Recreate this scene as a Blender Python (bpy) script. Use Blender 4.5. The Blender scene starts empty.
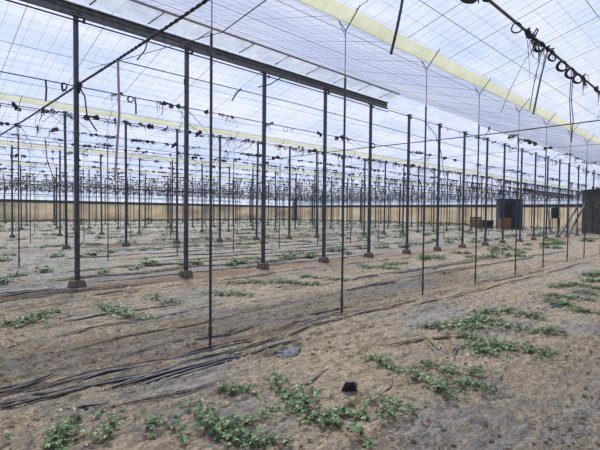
import bpy, math, random
import numpy as np
from mathutils import Vector, Matrix

# ------------------------------------------------------------------ camera, world, sun, exposure
# world axes: X runs along the rows of posts, Y across them (to the left), Z up
SC = bpy.context.scene
COL = SC.collection
TH, PITCH, ROLL, F_PX, EYE = math.radians(45.84), math.radians(1.69), 0.0109, 437.0, 1.5
fwd0 = Vector((math.cos(TH), math.sin(TH), 0)); rgt0 = Vector((math.sin(TH), -math.cos(TH), 0)); up0 = Vector((0, 0, 1))
fwd = fwd0*math.cos(PITCH) - up0*math.sin(PITCH); up_ = up0*math.cos(PITCH) + fwd0*math.sin(PITCH)
rgt = math.cos(ROLL)*rgt0 + math.sin(ROLL)*up_; up2 = math.cos(ROLL)*up_ - math.sin(ROLL)*rgt0
cd = bpy.data.cameras.new('camera'); cam = bpy.data.objects.new('camera', cd); COL.objects.link(cam)
m = Matrix(((rgt.x, up2.x, -fwd.x, 0), (rgt.y, up2.y, -fwd.y, 0), (rgt.z, up2.z, -fwd.z, EYE), (0, 0, 0, 1)))
cam.matrix_world = m
cd.sensor_width = 36; cd.lens = F_PX*36/600; cd.clip_start = .05; cd.clip_end = 400
SC.camera = cam

W = bpy.data.worlds.new('world'); SC.world = W; W.use_nodes = True
wn = W.node_tree; bg = wn.nodes['Background']
tc = wn.nodes.new('ShaderNodeTexCoord'); sx = wn.nodes.new('ShaderNodeSeparateXYZ'); cr = wn.nodes.new('ShaderNodeValToRGB')
wn.links.new(tc.outputs['Generated'], sx.inputs[0]); wn.links.new(sx.outputs['Z'], cr.inputs[0]); wn.links.new(cr.outputs[0], bg.inputs[0])
cr.color_ramp.elements[0].position = 0.0; cr.color_ramp.elements[0].color = (0.82, 0.86, 1.0, 1)
cr.color_ramp.elements[1].position = 0.8; cr.color_ramp.elements[1].color = (0.66, 0.74, 1.0, 1)
bg.inputs[1].default_value = 0.50
sd = bpy.data.lights.new('sun', 'SUN'); sd.energy = 7.8; sd.angle = math.radians(10); sd.color = (1.0, 0.93, 0.82)
sun = bpy.data.objects.new('sun', sd); COL.objects.link(sun)
sun_from = Vector((0.35, 0.70, 1.0))
sun.rotation_euler = sun_from.to_track_quat('Z', 'Y').to_euler()
SC.view_settings.view_transform = 'Standard'; SC.view_settings.look = 'None'
SC.view_settings.exposure = 0.19; SC.view_settings.gamma = 1.0; SC.view_settings.use_curve_mapping = False

# ------------------------------------------------------------------ helpers
class MB:
    """collects geometry and links it as one mesh object"""
    def __init__(s): s.v = []; s.f = []; s.mi = []
    def add(s, vs, fs, mi=0):
        n = len(s.v); s.v += [tuple(v) for v in vs]; s.f += [tuple(i+n for i in f) for f in fs]; s.mi += [mi]*len(fs)
    def box(s, c, d, mi=0, taper=1.0, rz=0.0, bev=0.0):
        x, y, z = d[0]/2, d[1]/2, d[2]/2; cs, sn = math.cos(rz), math.sin(rz)
        def ring(k, zz, ch):
            xx, yy = x*k, y*k
            p = [(-xx+ch, -yy), (xx-ch, -yy), (xx, -yy+ch), (xx, yy-ch), (xx-ch, yy), (-xx+ch, yy), (-xx, yy-ch), (-xx, -yy+ch)]
            return [(c[0]+a*cs-b*sn, c[1]+a*sn+b*cs, c[2]+zz) for a, b in p]
        ch = max(bev, min(x, y)*.02)
        rs = [ring(1, -z, ch), ring(taper, z-bev, ch)]
        if bev > 0: rs.append(ring(taper*(1-bev/max(x, y)), z, ch))
        vs = [p for r in rs for p in r]; fs = [tuple(range(7, -1, -1)), tuple(range(len(vs)-8, len(vs)))]
        for k in range(len(rs)-1):
            for i in range(8): fs.append((k*8+i, k*8+(i+1) % 8, k*8+8+(i+1) % 8, k*8+8+i))
        s.add(vs, fs, mi)
    def tube(s, pts, r, n=6, mi=0, closed=False, square=False):
        P = [Vector(p) for p in pts]; R = r if isinstance(r, (list, tuple)) else [r]*len(P)
        vs = []; fs = []; N = len(P); nrm = None
        if square: n = 4
        for i, p in enumerate(P):
            if closed: t = P[(i+1) % N]-P[i-1]
            else: t = P[min(i+1, N-1)]-P[max(i-1, 0)]
            if t.length < 1e-9: t = Vector((0, 0, 1))
            t.normalize()
            if nrm is None:
                ref = Vector((0, 0, 1)) if abs(t.z) < .9 else Vector((1, 0, 0))
                nrm = ref.cross(t).normalized()
                if square: nrm = (nrm + t.cross(nrm)).normalized()
            else:
                nn = nrm - t*nrm.dot(t)
                nrm = nn.normalized() if nn.length > 1e-6 else nrm
            bn = t.cross(nrm)
            for k in range(n):
                a = 2*math.pi*k/n
                vs.append(p + (nrm*math.cos(a)+bn*math.sin(a))*R[i])
        for i in range(N if closed else N-1):
            j = (i+1) % N
            for k in range(n): fs.append((i*n+k, i*n+(k+1) % n, j*n+(k+1) % n, j*n+k))
        if not closed: fs.append(tuple(range(n-1, -1, -1))); fs.append(tuple((N-1)*n+k for k in range(n)))
        s.add(vs, fs, mi)
    def build(s, name, mat, parent=None, loc=None, smooth=False):
        me = bpy.data.meshes.new(name); me.from_pydata(s.v, [], s.f)
        for mm in (mat if isinstance(mat, (list, tuple)) else [mat]): me.materials.append(mm)
        if any(s.mi): me.polygons.foreach_set('material_index', s.mi)
        if smooth: me.polygons.foreach_set('use_smooth', [True]*len(s.f))
        me.update()
        o = bpy.data.objects.new(name, me); COL.objects.link(o)
        if parent: o.parent = parent
        if loc: o.location = loc
        return o

def tag(o, label=None, cat=None, group=None, kind=None):
    if label: o['label'] = label
    if cat: o['category'] = cat
    if group: o['group'] = group
    if kind: o['kind'] = kind
    return o
def empty(name, loc, rz=0.0):
    o = bpy.data.objects.new(name, None); COL.objects.link(o); o.location = loc; o.rotation_euler = (0, 0, rz)
    o.empty_display_size = .1
    return o
KIDS = {}
def copy_tree(o, parent=None):
    c = o.copy(); COL.objects.link(c); c.parent = parent
    for ch in [k for k in bpy.data.objects if k.parent == o] if o.name not in KIDS else KIDS[o.name]:
        copy_tree(ch, c)
    return c
def remember(o):
    KIDS[o.name] = list(o.children)
    for ch in o.children: remember(ch)
ORD = ['first', 'second', 'third', 'fourth', 'fifth', 'sixth', 'seventh', 'eighth', 'ninth', 'tenth', 'eleventh', 'twelfth', 'thirteenth',
       'fourteenth', 'fifteenth', 'sixteenth', 'seventeenth', 'eighteenth', 'nineteenth', 'twentieth']

# vectorised value noise
_T = np.random.RandomState(7).rand(256, 256)
def vn(x, y):
    x = np.asarray(x, float); y = np.asarray(y, float)
    xi = np.floor(x).astype(int); yi = np.floor(y).astype(int); fx = x-xi; fy = y-yi
    fx = fx*fx*(3-2*fx); fy = fy*fy*(3-2*fy)
    a = _T[xi % 256, yi % 256]; b = _T[(xi+1) % 256, yi % 256]; c = _T[xi % 256, (yi+1) % 256]; d = _T[(xi+1) % 256, (yi+1) % 256]
    return (a*(1-fx)+b*fx)*(1-fy)+(c*(1-fx)+d*fx)*fy - .5
def fbm(x, y, o=4):
    s = 0; a = 1; 
    for k in range(o): s = s + a*vn(x*2**k+17*k, y*2**k+31*k); a *= .5
    return s
def band(y, c, w): return np.exp(-((y-c)/w)**2)
def gz(x, y):
    """soil height"""
    x = np.asarray(x, float); y = np.asarray(y, float)
    z = .032*fbm(x*.35, y*.9, 3) + .022*fbm(x*1.3+9, y*3.1, 4)
    ph = ((y-8.6+4.4) % 8.8)-4.4                      # distance from the nearest row of footed posts
    z = z + .05*np.exp(-(ph/.45)**2) + .02*fbm(x*2.1, y*2.4+40, 3)*np.exp(-(ph/.8)**2)
    return z
def hz(x, y): return float(gz(x, y))

# ------------------------------------------------------------------ materials
def new_mat(name):
    mt = bpy.data.materials.new(name); mt.use_nodes = True
    return mt, mt.node_tree, mt.node_tree.nodes['Principled BSDF']
def node(nt, t, **kw):
    n = nt.nodes.new(t)
    for k, v in kw.items(): setattr(n, k, v)
    return n
def noise_fac(nt, scale, detail=4, vec=None, rough=.6, stretch=None):
    n = node(nt, 'ShaderNodeTexNoise'); n.inputs['Scale'].default_value = scale; n.inputs['Detail'].default_value = detail; n.inputs['Roughness'].default_value = rough
    if vec is not None:
        if stretch:
            mp = node(nt, 'ShaderNodeMapping'); mp.inputs['Scale'].default_value = stretch
            nt.links.new(vec, mp.inputs[0]); vec = mp.outputs[0]
        nt.links.new(vec, n.inputs['Vector'])
    return n.outputs['Fac']
def ramp(nt, fac, stops):
    r = node(nt, 'ShaderNodeValToRGB'); el = r.color_ramp.elements
    while len(el) < len(stops): el.new(.5)
    for e, (p, c) in zip(el, stops): e.position = p; e.color = (*c, 1)
    nt.links.new(fac, r.inputs[0]); return r.outputs[0]
def mixc(nt, fac, a, b):
    mx = node(nt, 'ShaderNodeMix', data_type='RGBA')
    nt.links.new(fac, mx.inputs[0]); nt.links.new(a, mx.inputs[6]); nt.links.new(b, mx.inputs[7]); return mx.outputs[2]
def bump(nt, bs, h, strength, dist):
    b = node(nt, 'ShaderNodeBump'); b.inputs['Strength'].default_value = strength; b.inputs['Distance'].default_value = dist
    nt.links.new(h, b.inputs['Height']); nt.links.new(b.outputs[0], bs.inputs['Normal'])
def simple(name, c1, c2, scale=20, rough=.7, metal=0.0, bs=.2, bd=.003):
    mt, nt, b = new_mat(name)
    co = node(nt, 'ShaderNodeTexCoord').outputs['Object']
    fa = noise_fac(nt, scale, 5, co)
    nt.links.new(ramp(nt, fa, [(.35, c1), (.65, c2)]), b.inputs['Base Color'])
    b.inputs['Roughness'].default_value = rough; b.inputs['Metallic'].default_value = metal
    bump(nt, b, fa, bs, bd)
    return mt

M = {}
# soil
mt, nt, b = new_mat('dry_soil'); co = node(nt, 'ShaderNodeTexCoord').outputs['Object']
n1 = noise_fac(nt, .9, 6, co, .65, (.5, 1.4, 1)); n2 = noise_fac(nt, 22, 8, co, .75); n3 = noise_fac(nt, 90, 4, co, .7)
c = mixc(nt, ramp(nt, n2, [(.38, (0, 0, 0)), (.62, (1, 1, 1))]), ramp(nt, n1, [(.3, (.10, .056, .032)), (.55, (.19, .112, .066)), (.75, (.24, .165, .105))]), ramp(nt, n1, [(.3, (.24, .165, .10)), (.6, (.36, .27, .18)), (.8, (.44, .35, .24))]))
nt.links.new(c, b.inputs['Base Color']); b.inputs['Roughness'].default_value = .95
ad = node(nt, 'ShaderNodeMath', operation='ADD'); nt.links.new(n2, ad.inputs[0]); nt.links.new(n3, ad.inputs[1])
bump(nt, b, ad.outputs[0], .9, .03); M['soil'] = mt
# dusty mulch film
def film_mat(name, gcol, dirt_lo, dirt_hi, rough=.55):
    mt, nt, b = new_mat(name); co = node(nt, 'ShaderNodeTexCoord').outputs['Object']
    big = noise_fac(nt, .75, 5, co, .7, (.55, 1.5, 1)); fine = noise_fac(nt, 14, 8, co, .75, (.7, 1.3, 1)); gr = noise_fac(nt, 75, 4, co, .75)
    wr = noise_fac(nt, 3.2, 6, co, .62, (.45, 2.0, 1)); wr2 = noise_fac(nt, 9, 5, co, .6, (.6, 1.6, 1))
    film = ramp(nt, wr2, [(.36, gcol[0]), (.62, gcol[1])])
    film = mixc(nt, ramp(nt, fine, [(.42, (0, 0, 0)), (.66, (.65, .65, .65))]), film, ramp(nt, gr, [(.4, (.20, .175, .145)), (.6, (.52, .465, .38))]))
    dirt = ramp(nt, big, [(.30, (.21, .155, .095)), (.5, (.35, .295, .205)), (.68, (.44, .37, .255))])
    dirt = mixc(nt, ramp(nt, gr, [(.42, (0, 0, 0)), (.58, (1, 1, 1))]), dirt, ramp(nt, fine, [(.38, (.11, .075, .048)), (.5, (.35, .29, .21)), (.62, (.62, .54, .41))]))
    s1 = node(nt, 'ShaderNodeMath', operation='MULTIPLY_ADD'); nt.links.new(fine, s1.inputs[0]); s1.inputs[1].default_value = .55; nt.links.new(big, s1.inputs[2])
    s2 = node(nt, 'ShaderNodeMath', operation='MULTIPLY_ADD'); nt.links.new(gr, s2.inputs[0]); s2.inputs[1].default_value = .30; nt.links.new(s1.outputs[0], s2.inputs[2])
    mask = ramp(nt, s2.outputs[0], [(dirt_lo, (0, 0, 0)), (dirt_hi, (1, 1, 1))])
    grit = noise_fac(nt, 36, 8, co, .85, (.8, 1.2, 1)); mu = node(nt, 'ShaderNodeMix', data_type='RGBA', blend_type='MULTIPLY'); mu.inputs[0].default_value = 1
    nt.links.new(mixc(nt, mask, film, dirt), mu.inputs[6]); nt.links.new(ramp(nt, grit, [(.37, (.36, .32, .28)), (.50, (1.08, 1.04, .97)), (.63, (1.62, 1.56, 1.42))]), mu.inputs[7]); nt.links.new(mu.outputs[2], b.inputs['Base Color'])
    nt.links.new(ramp(nt, mask, [(0, (rough,)*3), (1, (.9,)*3)]), b.inputs['Roughness'])
    a1 = node(nt, 'ShaderNodeMath', operation='MULTIPLY_ADD'); nt.links.new(wr, a1.inputs[0]); a1.inputs[1].default_value = 2.0
    a2 = node(nt, 'ShaderNodeMath', operation='MULTIPLY_ADD'); nt.links.new(fine, a2.inputs[0]); a2.inputs[1].default_value = 1.1; 
    a3 = node(nt, 'ShaderNodeMath', operation='MULTIPLY'); nt.links.new(gr, a3.inputs[0]); a3.inputs[1].default_value = .5
    nt.links.new(a3.outputs[0], a2.inputs[2]); nt.links.new(a2.outputs[0], a1.inputs[2])
    bump(nt, b, a1.outputs[0], 1.0, .045)
    return mt
M['film'] = film_mat('dusty_grey_mulch_film', ((.12, .118, .112), (.33, .32, .305)), .80, .94)
M['film2'] = film_mat('bare_shade_darkened_mulch_film', ((.055, .06, .055), (.30, .31, .30)), .93, 1.08)  # far sheets: less dust, and the shade out there put into a darker grey
M['fold'] = simple('black_plastic', (.012, .012, .014), (.045, .045, .05), 25, .45, 0, .3, .004)
M['foldgrey'] = film_mat('grey_plastic_fold', ((.06, .06, .065), (.20, .20, .205)), .90, 1.12)
M['post'] = simple('dark_steel', (.042, .050, .062), (.085, .097, .115), 14, .55, .35)
M['pole'] = simple('thin_pole_steel', (.040, .044, .050), (.095, .098, .10), 18, .6, .3)
M['farpost'] = M['post']
M['rust'] = simple('weathered_beam_steel', (.10, .105, .11), (.19, .19, .185), 9, .6, .3)
M['rail'] = simple('galvanised_rail', (.24, .22, .20), (.36, .34, .32), 12, .5, .5)
M['concrete'] = simple('soil_stained_concrete', (.085, .065, .05), (.21, .175, .14), 18, .95, 0, .8, .012)
M['wire'] = simple('dark_wire', (.05, .052, .06), (.12, .12, .13), 30, .6, .4)
M['net'] = simple('roof_wire', (.16, .17, .20), (.26, .27, .31), 5, .6, .2)
M['black'] = simple('black_rubber', (.012, .012, .015), (.03, .03, .034), 40, .6)
M['twine'] = simple('dark_twine', (.02, .02, .024), (.075, .07, .07), 40, .9)
M['rope'] = simple('faded_pink_rope', (.33, .26, .25), (.50, .43, .41), 60, .9)
M['straw'] = simple('ochre_straw', (.16, .10, .045), (.46, .33, .16), 60, .95)
M['vine'] = simple('vine_stem', (.10, .13, .06), (.17, .19, .09), 30, .8)
M['darkband'] = simple('dark_shade_net', (.05, .055, .06), (.13, .135, .14), 3, .9)
M['bluedoor'] = simple('blue_painted_sheet', (.025, .045, .06), (.055, .085, .105), 4, .55)
M['woodbox'] = simple('brown_crate_board', (.20, .12, .07), (.30, .19, .11), 8, .85)
M['darksheet'] = simple('dark_grey_sheet', (.018, .022, .022), (.065, .068, .065), 3, .7)
M['green'] = simple('dark_green_plastic', (.012, .035, .028), (.03, .06, .045), 9, .5)
M['paper'] = simple('pale_blue_plastic', (.30, .50, .62), (.62, .76, .85), 30, .5)
M['stone'] = simple('grey_crumpled_sack', (.06, .062, .066), (.22, .22, .225), 30, .8, 0, 1, .02)
# leaves
mt, nt, b = new_mat('melon_leaf'); 
oi = node(nt, 'ShaderNodeTexCoord').outputs['Object']; fa = noise_fac(nt, 22, 3, oi)
nt.links.new(ramp(nt, fa, [(.36, (.020, .052, .016)), (.5, (.070, .15, .045)), (.64, (.20, .31, .11))]), b.inputs['Base Color']); b.inputs['Roughness'].default_value = .45
tr = node(nt, 'ShaderNodeBsdfTranslucent'); tr.inputs[0].default_value = (.12, .22, .05, 1); mx = node(nt, 'ShaderNodeMixShader'); mx.inputs[0].default_value = .2
nt.links.new(b.outputs[0], mx.inputs[1]); nt.links.new(tr.outputs[0], mx.inputs[2]); nt.links.new(mx.outputs[0], nt.nodes['Material Output'].inputs[0]); M['leaf'] = mt
# translucent sheets
def sheet_mat(name, ca, cb, tcol, tfac, scale=.8, stretch=(1, 1, 1), gloss=False):
    mt = bpy.data.materials.new(name); mt.use_nodes = True; nt = mt.node_tree; nt.nodes.remove(nt.nodes['Principled BSDF'])
    co = node(nt, 'ShaderNodeTexCoord').outputs['Object']
    fa = noise_fac(nt, scale, 5, co, .65, stretch)
    colr = ramp(nt, fa, [(.35, ca), (.65, cb)])
    t = node(nt, 'ShaderNodeBsdfTranslucent'); d = node(nt, 'ShaderNodeBsdfDiffuse'); p = node(nt, 'ShaderNodeBsdfTransparent')
    nt.links.new(colr, t.inputs[0]); nt.links.new(colr, d.inputs[0]); p.inputs[0].default_value = (*tcol, 1)
    m1 = node(nt, 'ShaderNodeMixShader'); m1.inputs[0].default_value = .28; nt.links.new(t.outputs[0], m1.inputs[1]); nt.links.new(d.outputs[0], m1.inputs[2])
    m2 = node(nt, 'ShaderNodeMixShader'); m2.inputs[0].default_value = tfac; nt.links.new(m1.outputs[0], m2.inputs[1]); nt.links.new(p.outputs[0], m2.inputs[2])
    nt.links.new(m2.outputs[0], nt.nodes['Material Output'].inputs[0]); return mt
M['roof'] = sheet_mat('milky_roof_film', (.40, .50, .76), (.60, .65, .84), (.84, .88, .97), .46, .55, (.5, 1.6, 1))
M['gutter'] = sheet_mat('pale_yellow_gutter_film', (.70, .71, .57), (.80, .80, .67), (.9, .92, .8), .30, 1.4)
M['vent'] = sheet_mat('clear_vent_film', (.60, .64, .68), (.80, .82, .84), (.85, .88, .9), .35, 2)
M['wallboard'] = sheet_mat('sandy_wall_sheet', (.36, .355, .32), (.62, .575, .48), (1, 1, 1), .0, .22, (1, 1, 2.5))
M['wallochre'] = sheet_mat('ochre_wall_sheet', (.62, .54, .42), (.82, .77, .67), (1, 1, 1), .0, .25, (1, 1, 2.5))
M['wallfilm'] = sheet_mat('milky_wall_film', (.62, .70, .84), (.80, .84, .92), (.9, .94, 1.0), .35, .5)

# ------------------------------------------------------------------ setting: soil
AX0, AX1, BY0, BY1 = -7.0, 57.3, -9.0, 61.0
def axis(lo, hi, f0, f1, st, grow):
    a = list(np.arange(f0, f1, st)); s = st; x = f0
    while x > lo: s *= grow; x -= s; a.insert(0, x)
    a[0] = lo; s = st; x = a[-1]
    while x < hi: s = min(s*grow, .6); x += s; a.append(x)
    a[-1] = hi
    return np.array(a)
def grid_mesh(name, X, Y, Z, mat, parent=None):
    nx, ny = X.shape; vs = np.stack([X, Y, Z], -1).reshape(-1, 3)
    i = np.arange(nx-1)[:, None]*ny+np.arange(ny-1)[None]; q = np.stack([i, i+ny, i+ny+1, i+1], -1).reshape(-1, 4)
    me = bpy.data.meshes.new(name); me.vertices.add(len(vs)); me.vertices.foreach_set('co', vs.ravel())
    me.loops.add(q.size); me.loops.foreach_set('vertex_index', q.ravel().astype(np.int32)); me.polygons.add(len(q))
    me.polygons.foreach_set('loop_start', np.arange(0, q.size, 4, dtype=np.int32)); me.materials.append(mat)
    me.update(calc_edges=True); me.polygons.foreach_set('use_smooth', [True]*len(q))
    o = bpy.data.objects.new(name, me); COL.objects.link(o)
    if parent: o.parent = parent
    return o
ax = axis(AX0, AX1, .3, 9, .055, 1.035); by = axis(BY0, BY1, 0.2, 9.5, .055, 1.035)
GX, GY = np.meshgrid(ax, by, indexing='ij')
fl = grid_mesh('floor', GX, GY, gz(GX, GY), M['soil']); tag(fl, kind='structure')

# mulch film laid in long sheets, one between each two lines of posts
def sheet(y0, y1, fine, label, folds=()):
    xs = axis(AX0+.3, AX1-.4, .4, 7.5, .032 if fine else .10, 1.035)
    n = int((y1-y0)/(.021 if fine else .08)); t = np.linspace(0, 1, n)
    X, T = np.meshgrid(xs, t, indexing='ij')
    e0 = y0 + .16*fbm(X*.7, X*0+y0*3, 4); e1 = y1 + .16*fbm(X*.7, X*0+y1*5+9, 4)
    Y = e0+(e1-e0)*T
    Z = gz(X, Y) + .010
    edge = np.minimum(1, np.minimum(T, 1-T)*n/3)
    wx = X+.25*fbm(X*1.3, Y*1.3+70, 2); wy = Y+.05*fbm(X*1.6+20, Y*2, 3)
    c1 = np.maximum(0, .055-np.abs(fbm(wx*.5+3, wy*4.2, 2)))/.055; c2 = np.maximum(0, .06-np.abs(fbm(wx*1.0+13, wy*9+5, 2)))/.06
    c3 = fbm(wx*9, wy*14, 3); lump = fbm(X*7+3, Y*8, 3); amt = np.clip(.5+1.6*fbm(X*.45+50, Y*.8, 2), 0, 1)
    Z += edge*(.040*c1*amt + .024*c2*(1.1-amt*.6) + .008*c3 + .010*lump*(1-amt*.5) + .006)
    for (fy, w, h) in folds:
        c = fy + .12*fbm(X*.5, X*0+fy*7, 3)
        Z += edge*h*np.exp(-((Y-c)/w)**2)*(.6+.8*(vn(X*.8, X*0+fy)+.5))
    Z -= (1-edge)*.014
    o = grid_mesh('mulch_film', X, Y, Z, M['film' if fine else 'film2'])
    return tag(o, label, 'ground sheet', 'mulch film sheets on the soil')
sheet(-3.6, 4.0, True, 'dusty grey mulch film covering the whole foreground under the closest melon vines', [(3.45, .022, .035), (3.62, .02, .03), (3.85, .022, .035), (1.2, .022, .02), (2.9, .02, .02), (2.2, .02, .02), (.2, .08, .04)])
sheet(4.13, 8.25, True, 'grey mulch film between the nearest thin poles and the nearest footed posts', [(4.35, .022, .035), (5.1, .022, .02), (7.6, .025, .03), (7.9, .022, .035), (6.1, .02, .02)])
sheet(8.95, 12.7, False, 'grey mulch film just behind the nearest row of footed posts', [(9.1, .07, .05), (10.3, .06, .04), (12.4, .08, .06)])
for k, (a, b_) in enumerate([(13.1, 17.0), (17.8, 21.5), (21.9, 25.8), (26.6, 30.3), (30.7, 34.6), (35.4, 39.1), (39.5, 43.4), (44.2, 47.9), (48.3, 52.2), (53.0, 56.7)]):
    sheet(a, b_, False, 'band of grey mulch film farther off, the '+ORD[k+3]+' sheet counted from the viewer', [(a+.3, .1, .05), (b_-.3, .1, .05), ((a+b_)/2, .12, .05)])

# crumbs of soil and dry litter strewn over film and soil
def litter(name, n, smin, smax, mat, label, seed, flat=.6):
    r_ = np.random.RandomState(seed); zc = .9+13*r_.rand(n)**1.9; xc = (r_.rand(n)*2-1)*.74*zc
    x = zc*fwd0.x+xc*rgt0.x; y = zc*fwd0.y+xc*rgt0.y
    cl = fbm(x*.8+5+seed, y*1.7, 3); keep = (cl > -.12+.25*(r_.rand(n)-.5)) & (y > -3); x, y, zc = x[keep], y[keep], zc[keep]; n = len(x)
    s_ = (smin+(smax-smin)*r_.rand(n)**4)*(1+zc*.05); an = r_.rand(n)*6.28
    base = np.array([(1, 0, 0), (0, 1, 0), (-1, 0, 0), (0, -1, 0), (0, 0, 1), (0, 0, -.6)], float)[None]*(1+.5*(r_.rand(n, 6, 1)-.5))
    V = base*s_[:, None, None]; V[:, :, 2] *= flat; V[:, :, 0] *= 1.5
    X = V[:, :, 0]*np.cos(an)[:, None]-V[:, :, 1]*np.sin(an)[:, None]+x[:, None]; Y = V[:, :, 0]*np.sin(an)[:, None]+V[:, :, 1]*np.cos(an)[:, None]+y[:, None]
    Z = V[:, :, 2]+(gz(x, y)+.028)[:, None]
    vs = np.stack([X, Y, Z], -1).reshape(-1, 3)
    fa = np.array([(0, 1, 4), (1, 2, 4), (2, 3, 4), (3, 0, 4), (1, 0, 5), (2, 1, 5), (3, 2, 5), (0, 3, 5)]); fs = (fa[None]+6*np.arange(n)[:, None, None]).reshape(-1, 3)
    me = bpy.data.meshes.new(name); me.from_pydata(vs.tolist(), [], fs.tolist()); me.materials.append(mat); o = bpy.data.objects.new(name, me); COL.objects.link(o)
    return tag(o, label, 'litter', None, 'stuff')
M['crumb'] = simple('soil_crumb', (.13, .085, .05), (.40, .31, .21), 7, .95)
M['litter'] = simple('dead_leaf_litter', (.04, .03, .022), (.14, .09, .05), 9, .95)
litter('soil_crumbs', 16000, .003, .012, M['crumb'], 'brown soil crumbs strewn over the film in the foreground', 3)
litter('leaf_litter', 15000, .004, .017, M['litter'], 'dark dead leaf litter strewn over the film in the foreground', 9, .35)

# ------------------------------------------------------------------ setting: roof and walls
RIDGES = [-.2+8.8*k for k in range(-1, 8)]                # y of ridge lines
VALLEYS = [4.05+8.85*k for k in range(-1, 7)]
ZR, ZV = 5.55, 4.30
prof = sorted([(y, ZR) for y in RIDGES if BY0 <= y <= BY1+1] + [(y, ZV) for y in VALLEYS if BY0 <= y <= BY1])
prof = [(BY0, ZR)] + [p for p in prof if BY0 < p[0] < BY1-.5] + [(BY1, ZR if prof[-1][1] == ZV else ZV)]
def roof_z(y):
    for (a, za), (b, zb) in zip(prof, prof[1:]):
        if a <= y <= b: return za+(zb-za)*(y-a)/(b-a)
    return ZV
rnd = random.Random(5)
for k in range(len(prof)-1):
    (a, za), (b_, zb) = prof[k], prof[k+1]
    xs = np.arange(AX0, AX1+.3, .45 if b_ < 20 else .9); xs[-1] = AX1; t = np.linspace(0, 1, 13)
    X, T = np.meshgrid(xs, t, indexing='ij'); Y = a+(b_-a)*T
    Z = za+(zb-za)*T + .05 + .05*np.sin(np.pi*T)*fbm(X*.6, Y*1.1, 3)*2
    r = grid_mesh('ceiling', X, Y, Z, M['roof']); tag(r, kind='structure')
    # supporting wire net of this slope
    w = MB(); n = max(2, int((b_-a)/.27))
    for i in range(n):
        tt = (i+.5)/n; y = a+(b_-a)*tt; z = za+(zb-za)*tt
        thick = (i % 5 == 2)
        w.tube([(AX0, y, z), (AX1, y, z+.01)], .0060 if thick else .0022, 3)
    x = AX0+.1; j = 0
    while x < AX1:
        dx = rnd.uniform(-.04, .04)
        w.tube([(x, a, za), (x+dx, b_, zb)], .0055 if j % 6 == 3 else .0022, 3); x += .26 if j % 3 else .17; j += 1
    o = w.build('wire_net', M['net'], r)

def wall_strip(mb, p0, p1, z0, z1a, z1b, th=.04):
    d = Vector((p1[0]-p0[0], p1[1]-p0[1], 0)).normalized(); nn = Vector((-d.y, d.x, 0))*th/2
    vs = []
    for p, zt in ((p0, z1a), (p1, z1b)):
        for s_ in (-1, 1):
            for z in (z0, zt): vs.append((p[0]+nn.x*s_, p[1]+nn.y*s_, z))
    mb.add(vs, [(0, 1, 3, 2), (4, 6, 7, 5), (0, 4, 5, 1), (2, 3, 7, 6), (1, 5, 7, 3), (0, 2, 6, 4)])
def wall(name, p0, p1, lower, along_y, hl, hb):
    m0 = MB(); wall_strip(m0, p0, p1, -.15, hl, hl); o = m0.build(name, lower); tag(o, kind='structure')
    m1 = MB(); wall_strip(m1, p0, p1, hl, hb, hb, .06); m1.build('dark_band', M['darkband'], o)
    m2 = MB()
    if along_y:
        x = p0[0]
        for (a, za), (b_, zb) in zip(prof, prof[1:]): wall_strip(m2, (x, a), (x, b_), hb, za+.05, zb+.05)
    else:
        z = roof_z(p0[1]); wall_strip(m2, p0, p1, hb, z+.05, z+.05)
    m2.build('upper_film', M['wallfilm'], o)
    # frame rails and stiff wires that hold the film
    m3 = MB()
    L = (Vector((*p1, 0))-Vector((*p0, 0))); n = int(L.length/1.1)
    inw = {'wall_left': (0, -.08), 'wall_back': (-.08, 0), 'wall_right': (0, .08), 'wall_front': (.08, 0)}[name]
    for i in range(n+1):
        q = Vector((*p0, 0))+L*i/n; m3.tube([(q.x+inw[0], q.y+inw[1], -.1), (q.x+inw[0], q.y+inw[1], hb+.5)], .02, 4)
    for z in (hl-.05, hb+.02, hb+.5): m3.tube([(p0[0]+inw[0], p0[1]+inw[1], z), (p1[0]+inw[0], p1[1]+inw[1], z)], .03, 4)
    m3.build('wall_frame', M['post'], o)
    return o
wall('wall_left', (AX0, BY1), (AX1, BY1), M['wallboard'], False, 2.35, 2.6)
wall('wall_back', (AX1, BY0), (AX1, BY1), M['wallochre'], True, 2.45, 2.7)
wall('wall_right', (AX0, BY0), (AX1, BY0), M['wallboard'], False, 2.35, 2.6)
wall('wall_front', (AX0, BY0), (AX0, BY1), M['wallboard'], True, 2.35, 2.75)
# low bank of earth and weeds along the foot of the far walls
def bank(x0, x1, y0, y1, along_x, label):
    n = 160; mb = MB(); rr = random.Random(3); vs = []; fs = []
    for i in range(n+1):
        t = i/n
        for k, (o_, h_) in enumerate([(0, 0), (.5, .5), (1.0, .8), (1.4, .25), (1.6, 0)]):
            j = .5+.7*abs(fbm(t*40, k*3.1, 3))*2
            if along_x: vs.append((x0+(x1-x0)*t, y0+(y1-y0)*o_/1.6, h_*.42*j-.03))
            else: vs.append((x0+(x1-x0)*o_/1.6, y0+(y1-y0)*t, h_*.42*j-.03))
    for i in range(n):
        for k in range(4): a = i*5+k; fs.append((a, a+5, a+6, a+1))
    mb.add(vs, fs); o = mb.build('earth_bank', M['bank'], smooth=True); tag(o, label, 'earth bank')
M['bank'] = simple('dark_weedy_earth', (.06, .055, .035), (.19, .15, .10), 3, .95, 0, 1, .05)
bank(AX0+1, AX1-2, BY1-1.8, BY1-.2, True, 'low dark bank of earth along the foot of the sandy left wall')
bank(AX1-1.8, AX1-.2, 26, BY1-2.2, False, 'low dark bank of earth along the foot of the brighter back wall')

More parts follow.
